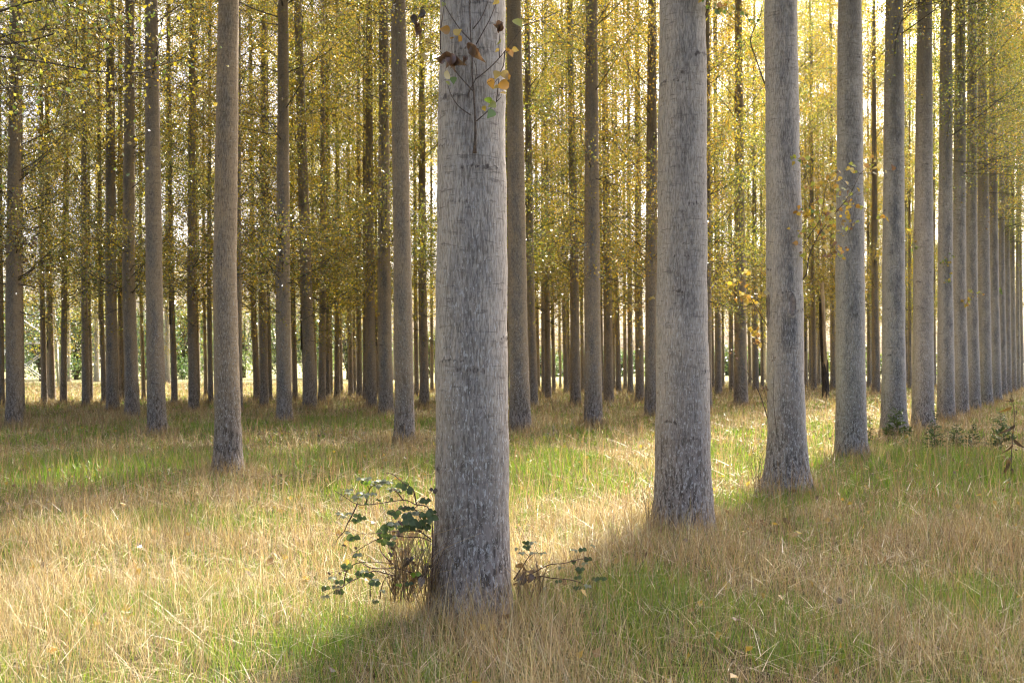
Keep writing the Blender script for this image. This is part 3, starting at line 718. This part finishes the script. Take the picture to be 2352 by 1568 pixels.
# ------------------------------------------------------------------ brambles at the foot of the front trunk
def bramble(label, canes, dead, group='brambles at the foot of the thickest poplar'):
    Yd = 6.95; foot = np.array([canes[0][0][0][0], canes[0][0][0][1], 0])
    root_pos = P(canes[0][0][0][0], 1350, Yd); root_pos[2] = 0
    root = empty('bramble_bush', root_pos, label, 'shrub', group)
    for pts, leaves, dy in canes:
        p = smooth_path([P(a, b, Yd - dy * (k / max(1, len(pts) - 1))) - root_pos for k, (a, b) in enumerate(pts)])
        st = MB(); tube(st, p, np.linspace(.0045, .0018, len(p)), 6, None)
        for k in range(2, len(p) - 1):          # prickles
            for q in range(2):
                d = unit(np.array([random.gauss(0, 1), random.gauss(0, 1), random.gauss(0, 1)])) * .009
                tube(st, [p[k], p[k] + d], [.0016, .0003], 3)
        co = st.build('cane', CANE, root)
        if leaves:
            lf = MB()
            for x, y, s, kk in leaves:
                c = P(x, y, Yd - dy * .7 + random.uniform(-.06, .06)) - root_pos
                near = p[np.argmin(((p - c) ** 2).sum(1))]
                tube(lf, [near, (near + c) / 2 + [0, 0, .006], c], [.0014, .0012, .001], 4, (.10, .07, .04))
                for m in range(3 if s > 9 else 2):
                    a = random.uniform(-.7, .7) + (m - 1) * 1.5
                    d = np.array([math.sin(a), random.uniform(-.7, .2), -.35 * math.cos(a) - .1])
                    top = kk == 't'
                    nr = np.array([random.gauss(0, .25), -.45 + random.gauss(0, .3), 1.]) if top else np.array([random.gauss(0, .35), -1, .35 + random.gauss(0, .2)])
                    leaf_shape(lf, c, d, nr, s * .88 / FPX * Yd * random.uniform(.8, 1.15), {'g': (.085, .12, .035), 't': (.26, .28, .18), 'l': (.22, .33, .03), 'b': (.10, .07, .05)}[kk], width=.92, curl=.2, kind='bramble')  # top-facing leaves paler: sky sheen put into their colour
            lf.build('foliage', SHRUBLEAF, co)
    if dead:
        st = MB(); rr = random.Random(3)
        for k in range(dead[0]):
            x = rr.uniform(dead[1], dead[2]); y0 = rr.uniform(1330, 1385); l = rr.uniform(50, dead[3] if len(dead) > 3 else 210)
            a = rr.gauss(0, .28); yy = Yd + rr.uniform(-.10, .28)
            pts = smooth_path([P(x, y0, yy) - root_pos, P(x + l * .5 * math.sin(a), y0 - l * .5, yy - .02) - root_pos, P(x + l * math.sin(a * 1.8), y0 - l * math.cos(a), yy - rr.uniform(-.1, .1)) - root_pos])
            c = rr.choice([(.34, .24, .13), (.22, .15, .08), (.14, .09, .06), (.44, .33, .19), (.40, .29, .15)])
            tube(st, pts, np.linspace(.0024, .0010, len(pts)), 4, c)
        for k in range(dead[0] // 5):           # withered leaves caught in the stems
            x = rr.uniform(dead[1], dead[2]); y = rr.uniform(1170 if len(dead) < 4 else 1290, 1340)
            leaf_shape(st, P(x, y, Yd + rr.uniform(-.1, .15)) - root_pos, [rr.gauss(0, 1), rr.gauss(0, 1), -1], [rr.gauss(0, 1), -1, rr.gauss(0, 1)], rr.uniform(.03, .06), rr.choice([(.12, .075, .05), (.2, .13, .07), (.07, .05, .04)]), curl=.8, kind='bramble')
        st.build('dead_stems', NEARLEAF, root)
    return root
CANE = simple('bramble_cane', (.07, .035, .03), (.17, .10, .075), 40)
def c7(x, y): return (735 + x * .2197, 1062.3 + y * .2197)      # helper: reading coordinates of a close-up to photo coordinates
def L7(l): return [(c7(x, y)[0], c7(x, y)[1], s * .2197, k) for x, y, s, k in l]
def C7(l): return [c7(x, y) for x, y in l]
bramble('bramble with dark green leaves left of the thickest trunk', [
    (C7([(1165, 1330), (1180, 900), (1150, 500), (1000, 435), (870, 390), (560, 432), (390, 432), (250, 350), (145, 285)]), L7([(395, 355, 70, 't'), (480, 325, 70, 't'), (415, 310, 50, 't'), (565, 320, 50, 't'), (490, 425, 30, 'g'), (610, 385, 35, 'g'), (305, 285, 55, 't'), (290, 315, 45, 't'), (760, 375, 40, 'g')]), .28),
    (C7([(480, 425), (510, 300), (540, 250), (600, 220)]), L7([(430, 165, 65, 't'), (500, 160, 60, 't'), (500, 205, 60, 'l'), (465, 205, 50, 'g'), (575, 190, 55, 't'), (605, 235, 60, 't'), (640, 185, 70, 't'), (690, 195, 55, 't'), (730, 200, 55, 't'), (550, 230, 40, 't')]), .12),
    (C7([(870, 390), (800, 300), (740, 270)]), L7([(740, 275, 65, 't'), (800, 285, 50, 't'), (770, 260, 45, 't'), (840, 300, 30, 'g')]), .10),
    (C7([(1010, 440), (980, 300), (950, 255), (860, 200), (760, 120), (690, 108)]), L7([(850, 225, 95, 'g'), (910, 275, 85, 'g'), (880, 240, 50, 'g')]), .16),
    (C7([(390, 432), (330, 560), (285, 640), (250, 720), (180, 800), (165, 860)]), L7([(210, 530, 60, 't'), (240, 560, 45, 't'), (300, 525, 50, 't'), (395, 550, 55, 'g'), (380, 595, 55, 'g'), (440, 570, 60, 'g'), (270, 720, 45, 't'), (320, 730, 40, 't')]), .12),
    (C7([(1160, 800), (1040, 720), (900, 712), (720, 720), (600, 738), (390, 742)]), L7([(355, 775, 90, 'g'), (650, 720, 75, 'g'), (660, 750, 70, 'g'), (710, 675, 85, 'g'), (770, 640, 75, 't'), (740, 640, 60, 'g'), (860, 680, 85, 'g'), (940, 665, 90, 'g'), (930, 620, 85, 'g'), (920, 575, 85, 'g'), (905, 545, 70, 'g'), (965, 525, 80, 't'), (1000, 515, 60, 't')]), .24),
    (C7([(1160, 820), (1050, 780), (900, 775), (750, 760), (600, 800), (500, 850), (350, 940)]), L7([(650, 810, 85, 'g'), (700, 770, 65, 'g'), (760, 770, 60, 't'), (740, 840, 60, 'g'), (400, 950, 65, 't'), (385, 965, 50, 'g'), (255, 855, 35, 'b'), (385, 885, 35, 'b'), (745, 945, 45, 'b')]), .20),
    (C7([(1150, 700), (1070, 620), (1030, 520), (960, 480), (880, 470), (740, 520)]), L7([(790, 515, 90, 'g'), (750, 515, 60, 'g'), (870, 470, 75, 'g'), (950, 470, 60, 'g'), (1030, 620, 90, 'g'), (1100, 650, 105, 'g'), (1120, 595, 75, 'g'), (1100, 535, 80, 'g'), (1170, 560, 85, 'g'), (1180, 505, 60, 'g'), (1110, 390, 80, 'g'), (1185, 280, 55, 'b')]), .18),
    (C7([(1120, 1200), (800, 1100), (700, 1105), (550, 1100), (480, 1070), (390, 1015)]), [], .22),
    (C7([(800, 1090), (700, 1000), (640, 930), (620, 870)]), [], .1),
    (C7([(880, 1210), (700, 1160), (560, 1130), (430, 1190), (320, 1240), (230, 1300), (190, 1340)]), L7([(430, 1155, 80, 'g'), (470, 1130, 55, 't'), (515, 1165, 80, 'g'), (300, 1210, 65, 'g'), (195, 1240, 60, 'g'), (200, 1335, 80, 'g'), (170, 1295, 55, 't'), (580, 1255, 75, 'g'), (575, 1215, 60, 't'), (130, 1195, 55, 't'), (60, 1300, 60, 'g'), (50, 1395, 60, 't')]), .26),
    (C7([(250, 1290), (270, 1150), (340, 1070), (430, 1040), (560, 1035), (740, 1050)]), L7([(280, 1080, 75, 'g'), (265, 1125, 30, 'b'), (215, 1150, 30, 'b'), (105, 1150, 30, 'b')]), .15),
    (C7([(525, 1400), (525, 1290), (545, 1110)]), [], .1),
    (C7([(625, 1420), (645, 1290), (690, 1190)]), L7([(655, 1330, 45, 't'), (575, 1440, 50, 'g'), (825, 1275, 45, 'l'), (930, 1260, 55, 'g'), (1000, 1160, 60, 'l')]), .1),
], (170, 895, 1000))
def c2(x, y): return (689 + x * .341, 1033.5 + y * .341)
def C2(l): return [c2(x, y) for x, y in l]
def L2(l): return [(c2(x, y)[0], c2(x, y)[1], s * .341, k) for x, y, s, k in l]
bramble('low sparse bramble sprawling in the grass right of the thickest trunk', [
    (C2([(1440, 870), (1500, 780), (1560, 700), (1640, 690)]), L2([(1520, 620, 35, 'g'), (1525, 650, 35, 'g'), (1570, 620, 34, 't'), (1490, 690, 32, 't'), (1575, 690, 36, 't'), (1640, 690, 34, 't'), (1460, 655, 26, 't')]), .1),
    (C2([(1450, 880), (1580, 820), (1680, 770), (1780, 760), (1900, 730), (1960, 735)]), L2([(1900, 665, 36, 'g'), (1850, 672, 28, 't'), (1940, 725, 42, 'g'), (1890, 800, 42, 'g'), (1870, 850, 36, 'g'), (1760, 790, 32, 't'), (1840, 745, 30, 'g'), (1920, 760, 30, 't'), (2040, 860, 34, 'g'), (1975, 640, 24, 't')]), .12),
    (C2([(1480, 900), (1600, 850), (1700, 860), (1860, 880), (1960, 930)]), L2([(1870, 920, 38, 'g'), (1940, 910, 32, 't'), (1660, 925, 30, 't'), (1990, 860, 34, 'g'), (1740, 880, 30, 'g')]), .1),
], (60, 1183, 1245, 85))

# ------------------------------------------------------------------ seedlings, dock stem, dry weeds
def seedling(px, by, hpx, wpx, label, colour=(.07, .12, .03), pale=False):
    Yd = base_y(by); base = P(px, by, Yd); base[2] = 0.02
    s = Yd / FPX; h = hpx * s + .15
    root = empty('seedling', base, label, 'plant', 'green seedlings in the grass at right')
    st = MB(); tube(st, smooth_path([(0, 0, -.03), (.01, 0, h * .5), (-.005, 0, h)]), np.linspace(.006, .002, 9)[:len(smooth_path([(0, 0, 0), (1, 0, 0), (2, 0, 0)]))], 6)
    lf = MB(); nw = int(9 + h * 9)
    for k in range(nw):
        t = (k + .5) / nw; z = h * (.12 + .88 * t); L = wpx * s * .5 * (1 - t * .8) * random.uniform(.7, 1.2) + .015
        for q in range(5):
            a = random.random() * 6.283; d = np.array([math.cos(a), math.sin(a), random.uniform(-.15, .5)])
            tube(lf, [np.array([0, 0, z]), np.array([0, 0, z]) + d * L * .7], [.0015, .0008], 3, (.09, .07, .04))
            for m in range(5):
                leaf_shape(lf, np.array([0, 0, z]) + d * L * (.2 + .18 * m), d + np.array([random.gauss(0, .6), random.gauss(0, .6), random.gauss(.2, .4)]), [random.gauss(0, .4), random.gauss(-.3, .4), 1], max(.03, L * .42), colour, width=.5, curl=.1)
    st.build('stem', TWIG, root); lf.build('foliage', SHRUBLEAF, root)
seedling(2145, 1030, 80, 44, 'fir-shaped dark green seedling right of the sixth front-row poplar')
seedling(2058, 1000, 55, 70, 'loose green seedling against the foot of the fifth front-row poplar', (.10, .14, .035))
seedling(1998, 1012, 50, 26, 'thin upright green seedling between the fourth and fifth front-row poplars', (.10, .13, .035))
seedling(2196, 1026, 42, 46, 'short bent green seedling just right of the fir-shaped one')
seedling(2234, 1024, 42, 34, 'small upright green seedling midway between the fir-shaped and bushy seedlings', (.06, .10, .035))
seedling(2300, 1026, 70, 60, 'bushy pale green seedling beside the withered dock stem', (.10, .15, .05))

def dock():
    Yd = base_y(1088); base = P(2322, 1088, Yd); base[2] = 0
    root = empty('dock_stem', base, 'tall withered dock stem with curled brown leaves at the right edge', 'plant')
    p = smooth_path([P(2322, 1110, Yd) - base, P(2323, 1050, Yd) - base, P(2326, 1000, Yd) - base, P(2330, 960, Yd) - base, P(2327, 925, Yd) - base, P(2322, 905, Yd) - base])
    st = MB(); tube(st, p, np.linspace(.007, .003, len(p)), 6); st.build('stem', TWIG, root)
    for x, y, dx, dz, s in ((2318, 915, 1, -.6, .14), (2330, 918, -.8, -.7, .12), (2325, 935, -1, -.5, .15), (2333, 942, .6, -1, .14), (2331, 975, -.5, -1, .17), (2322, 985, -1, -.3, .14), (2326, 990, .4, -1, .13), (2329, 1008, .5, -1, .2), (2326, 1020, -.4, -1, .15), (2333, 1030, .5, -.8, .12), (2319, 1050, -.4, -1, .2), (2317, 1062, -.3, -1, .18), (2324, 1075, .3, -1, .13)):
        lf = MB()
        leaf_shape(lf, P(x, y, Yd - .02) - base, [dx, random.uniform(-.5, .5), dz], [random.gauss(0, .5), -1, random.gauss(0, .5)], s, random.choice([(.07, .045, .035), (.11, .065, .04), (.05, .035, .03), (.20, .11, .03)]), width=.26, curl=1.3)
        lf.build('leaf', NEARLEAF, root, smooth=True)
dock()

def weed(px, by, hpx, n, label, wid=30):
    Yd = base_y(by); base = P(px, by, Yd); base[2] = 0; s = Yd / FPX
    root = empty('dry_weed', base, label, 'plant', 'leafless dry weeds')
    for k in range(n):
        a = random.uniform(-1, 1); x = a * wid * s * .3; h = hpx * s * random.uniform(.6, 1.05) + .15
        p = smooth_path([(x * .3, 0, -.02), (x * .6, random.uniform(-.03, .03), h * .5), (x * 1.5, random.uniform(-.06, .06), h)])
        st = MB(); tube(st, p, np.linspace(.004, .0015, len(p)), 5)
        for q in range(6):
            i = random.randrange(2, len(p)); d = np.array([random.choice([-1, 1]) * .5, random.uniform(-.4, .4), .8]) * random.uniform(.05, .16)
            tube(st, [p[i], p[i] + d * .6, p[i] + d + [0, 0, .02]], [.0018, .0014, .0008], 4)
            tube(st, [p[i] + d * .98, p[i] + d * 1.06], [.004, .003], 5)
        st.build('stem', TWIG, root)
weed(1738, 1120, 85, 5, 'leafless dry weed with thin twigs just left of the third front-row poplar', 40)
weed(1490, 1200, 70, 4, 'few bare dry twigs at the left foot of the second front-row poplar', 40)

# ------------------------------------------------------------------ dead snag
def snag():
    Yd = base_y(910); base = np.array([(1897 - CX) / FPX * Yd, Yd, 0])
    root = empty('dead_tree', base, 'broken dead poplar snag with peeling bark between the third and fourth front-row poplars', 'tree')
    r0 = 7.6 / FPX * Yd; H = CAMZ + (HY - 640) / FPX * Yd
    def shell(z0, z1, r_a, r_b, jag, seed, part=1., t0=0.):
        r = np.random.default_rng(seed); seg = 20; nz = 40
        th = t0 + np.linspace(0, 2 * np.pi * part, seg, endpoint=part < 1)
        topz = z1 - jag * r.random(seg); bot = z0 + (jag * .6 * r.random(seg) if z0 > 0 else 0)
        v = []
        for k in range(nz):
            t = k / (nz - 1); zz = bot + (topz - bot) * t
            rad = (r_a + (r_b - r_a) * zz / H) * (1 + .06 * np.sin(th * 3 + zz * 2) + .03 * r.normal(size=seg))
            lean = -.10 * zz / H * 2
            v.append(np.stack([rad * np.cos(th) + lean, rad * np.sin(th), zz], 1))
        v = np.concatenate(v); i = np.arange(nz - 1)[:, None] * seg; j = np.arange(seg - (1 if part < 1 else 0))[None]; k = (j + 1) % seg
        mb = MB(); mb.add(v, np.stack([i + j, i + k, i + seg + k, i + seg + j], -1).reshape(-1, 4)); return mb
    shell(-.1, H, r0 * .88, r0 * .7, .5, 1).build('trunk', DEADWOOD, root)
    shell(-.1, 1.9, r0 * 1.12, r0 * 1.0, .8, 2).build('bark', ROTTEN, root)
    shell(1.2, H - .3, r0 * 1.08, r0 * .95, .9, 3, .36, math.pi * .62).build('bark', ROTTEN, root)
snag()

# ------------------------------------------------------------------ beyond the plantation
def lattice_tower():
    Yd = 62.; base = np.array([(58 - CX) / FPX * Yd, Yd, 0])
    root = empty('pylon', base, 'grey lattice electricity pylon beyond the trunks at far left', 'pylon')
    def hw(z): return 1.75 - .058 * z
    ca, sa = math.cos(.35), math.sin(.35)
    def c(i, z):
        sx, sy = ((-1, -1), (1, -1), (1, 1), (-1, 1))[i]; h = hw(z); return np.array([(sx * ca - sy * sa) * h, (sx * sa + sy * ca) * h, z])
    H = 21.
    for i in range(4):
        st = MB(); tube(st, [c(i, -.1), c(i, H)], [.055, .045], 4); st.build('leg', STEEL, root)
    br = MB(); zs = [0, 2.6, 4.9, 7., 8.9, 10.7, 12.4, 14, 15.5, 17, 18.4, 19.7, 21]
    for a, b in zip(zs[:-1], zs[1:]):
        for i in range(4):
            j = (i + 1) % 4
            tube(br, [c(i, a), c(j, b)], .028, 4); tube(br, [c(j, a), c(i, b)], .028, 4); tube(br, [c(i, b), c(j, b)], .028, 4)
    br.build('bracing', STEEL, root)
    for z, l in ((14.5, 4.2), (17.5, 3.4), (20.2, 2.6)):
        st = MB()
        for sg in (-1, 1):
            tip = np.array([sg * l * ca, sg * l * sa, z + .2])
            for i in range(4): tube(st, [c(i, z - (.0 if i % 2 else .5)), tip], .03, 4)
        st.build('cross_arm', STEEL, root)
lattice_tower()

def broadleaf(seed, rad, h, leaves, cols):
    r = np.random.default_rng(seed); lf = MB(); st = MB()
    nb = 26; cl = []
    tube(st, smooth_path([(0, 0, -.2), (.1, 0, h * .3), (0, .1, h * .6)]), np.linspace(.22, .08, 9), 8)
    for k in range(nb):
        a = r.random() * 6.283; e = r.uniform(-.2, 1.3); q = r.uniform(.45, .95)
        c = np.array([math.cos(a) * math.cos(e) * rad * q, math.sin(a) * math.cos(e) * rad * q, h * .45 + math.sin(e) * h * .5 * q])
        tube(st, smooth_path([(0, 0, h * .3 * r.random()), c * [.5, .5, .8], c]), np.linspace(.07, .015, 9), 5)
        cl.append((c, r.uniform(.25, .45) * rad))
    for k in range(14): cl.append((np.array([r.normal() * rad * .6, r.normal() * rad * .6, h * r.uniform(.08, .35)]), rad * .35))
    for c, s in cl:
        n = leaves // len(cl); p = unit(r.normal(size=(n, 3))) * (r.random((n, 1)) ** .4) * s + c
        p[:, 2] = np.maximum(p[:, 2], .1)
        leaf_quads(lf, p, .12 + .12 * r.random(n), palette(r, n, cols, np.ones(len(cols))), r)
    return lf.mesh('crown', False), st.mesh('trunk')
BG = [broadleaf(31, 4.2, 8.5, 7000, [(.07, .12, .03), (.10, .16, .035), (.05, .09, .03)]), broadleaf(32, 3.6, 6.5, 6500, [(.12, .17, .04), (.17, .2, .05), (.09, .12, .03)]), broadleaf(33, 4.8, 9.5, 7500, [(.20, .18, .07), (.15, .15, .05), (.24, .2, .08)]),
      broadleaf(34, 2.4, 3.4, 4500, [(.08, .13, .03), (.12, .16, .04)])]
for a, b in BG: a.materials.append(LEAF); b.materials.append(BRANCH)
bgl = [(20, 98, 0, 1.0, 'dark green tree in the hedge behind the pylon, leftmost'), (95, 92, 0, .85, 'dark green bushy tree in the hedge directly behind the pylon'), (175, 100, 1, 1., 'light green tree in the hedge right of the pylon'), (255, 104, 2, .9, 'brownish tree in the hedge behind the two close grey poplars'),
       (335, 98, 0, .72, 'dark green bush in the hedge just right of the two close grey poplars'), (420, 106, 1, 1.15, 'pale green tree in the hedge left of the lone flared-foot poplar'), (560, 112, 2, 1., 'straw-brown tree in the hedge just right of the lone flared-foot poplar'),
       (640, 104, 0, .9, 'dark green tree in the hedge behind the straight grey-brown poplar'), (735, 108, 1, 1., 'bright green tree in the hedge right of the left-leaning brown poplar'), (800, 102, 0, 1.05, 'dark green tree in the hedge between left-leaning and last brown poplars'), (990, 112, 1, .8, 'green bush in the hedge seen close left of the thickest poplar')]
for px, Yd, k, s, lab in bgl:
    root = empty('hedge_tree', ((px - CX) / FPX * Yd, Yd, 0), lab, 'tree', 'trees in the hedge beyond the plantation')
    c = obj('crown', BG[k][0], None, root); c.scale = (s, s, s); c.rotation_euler = (0, 0, px * .37)
    t = obj('trunk', BG[k][1], None, root); t.scale = (s, s, s); t.rotation_euler = (0, 0, px * .37)
for px, Yd, s in ((1240, 120, .9), (1290, 126, .8), (1420, 124, .9), (1670, 130, 1.), (1745, 128, .8), (1860, 126, .9), (2090, 128, 1.), (1150, 120, .9), (1350, 124, .8), (1550, 128, .9), (1960, 130, 1.), (480, 130, 1.1), (900, 128, 1.)):
    root = empty('hedge_bush', ((px - CX) / FPX * Yd, Yd, 0), 'low green bush of the far hedge glimpsed between the poplar feet', 'bush', 'low bushes of the far hedge')
    c = obj('crown', BG[3][0], None, root); c.scale = (s * 1.5, s * 1.5, s); c.rotation_euler = (0, 0, px * .61)
    t = obj('trunk', BG[3][1], None, root); t.scale = (s, s, s)

make_grass()
def litter():
    r = np.random.default_rng(8); m = MB(); n = 1500
    x, y = scatter(3, 26, n / 330, r); k = outside(x, y); x, y = x[k], y[k]; n = len(x)
    z = gz(x, y) + .02 + .14 * r.random(n)
    leaf_quads(m, np.stack([x, y, z], 1), .045 + .035 * r.random(n), palette(r, n, [(.50, .36, .05), (.30, .19, .06), (.14, .09, .05), (.42, .28, .05)], [2, 2, 2, 2]), r, 0)
    tag(m.build('fallen_leaves', NEARLEAF, smooth=False), 'scattered yellow and brown fallen leaves caught in the grass', 'leaves', kind='stuff')
litter()
print('extra trees', EXTRA_N, 'objects', len(bpy.data.objects), 'polys', sum(len(m.polygons) for m in bpy.data.meshes))
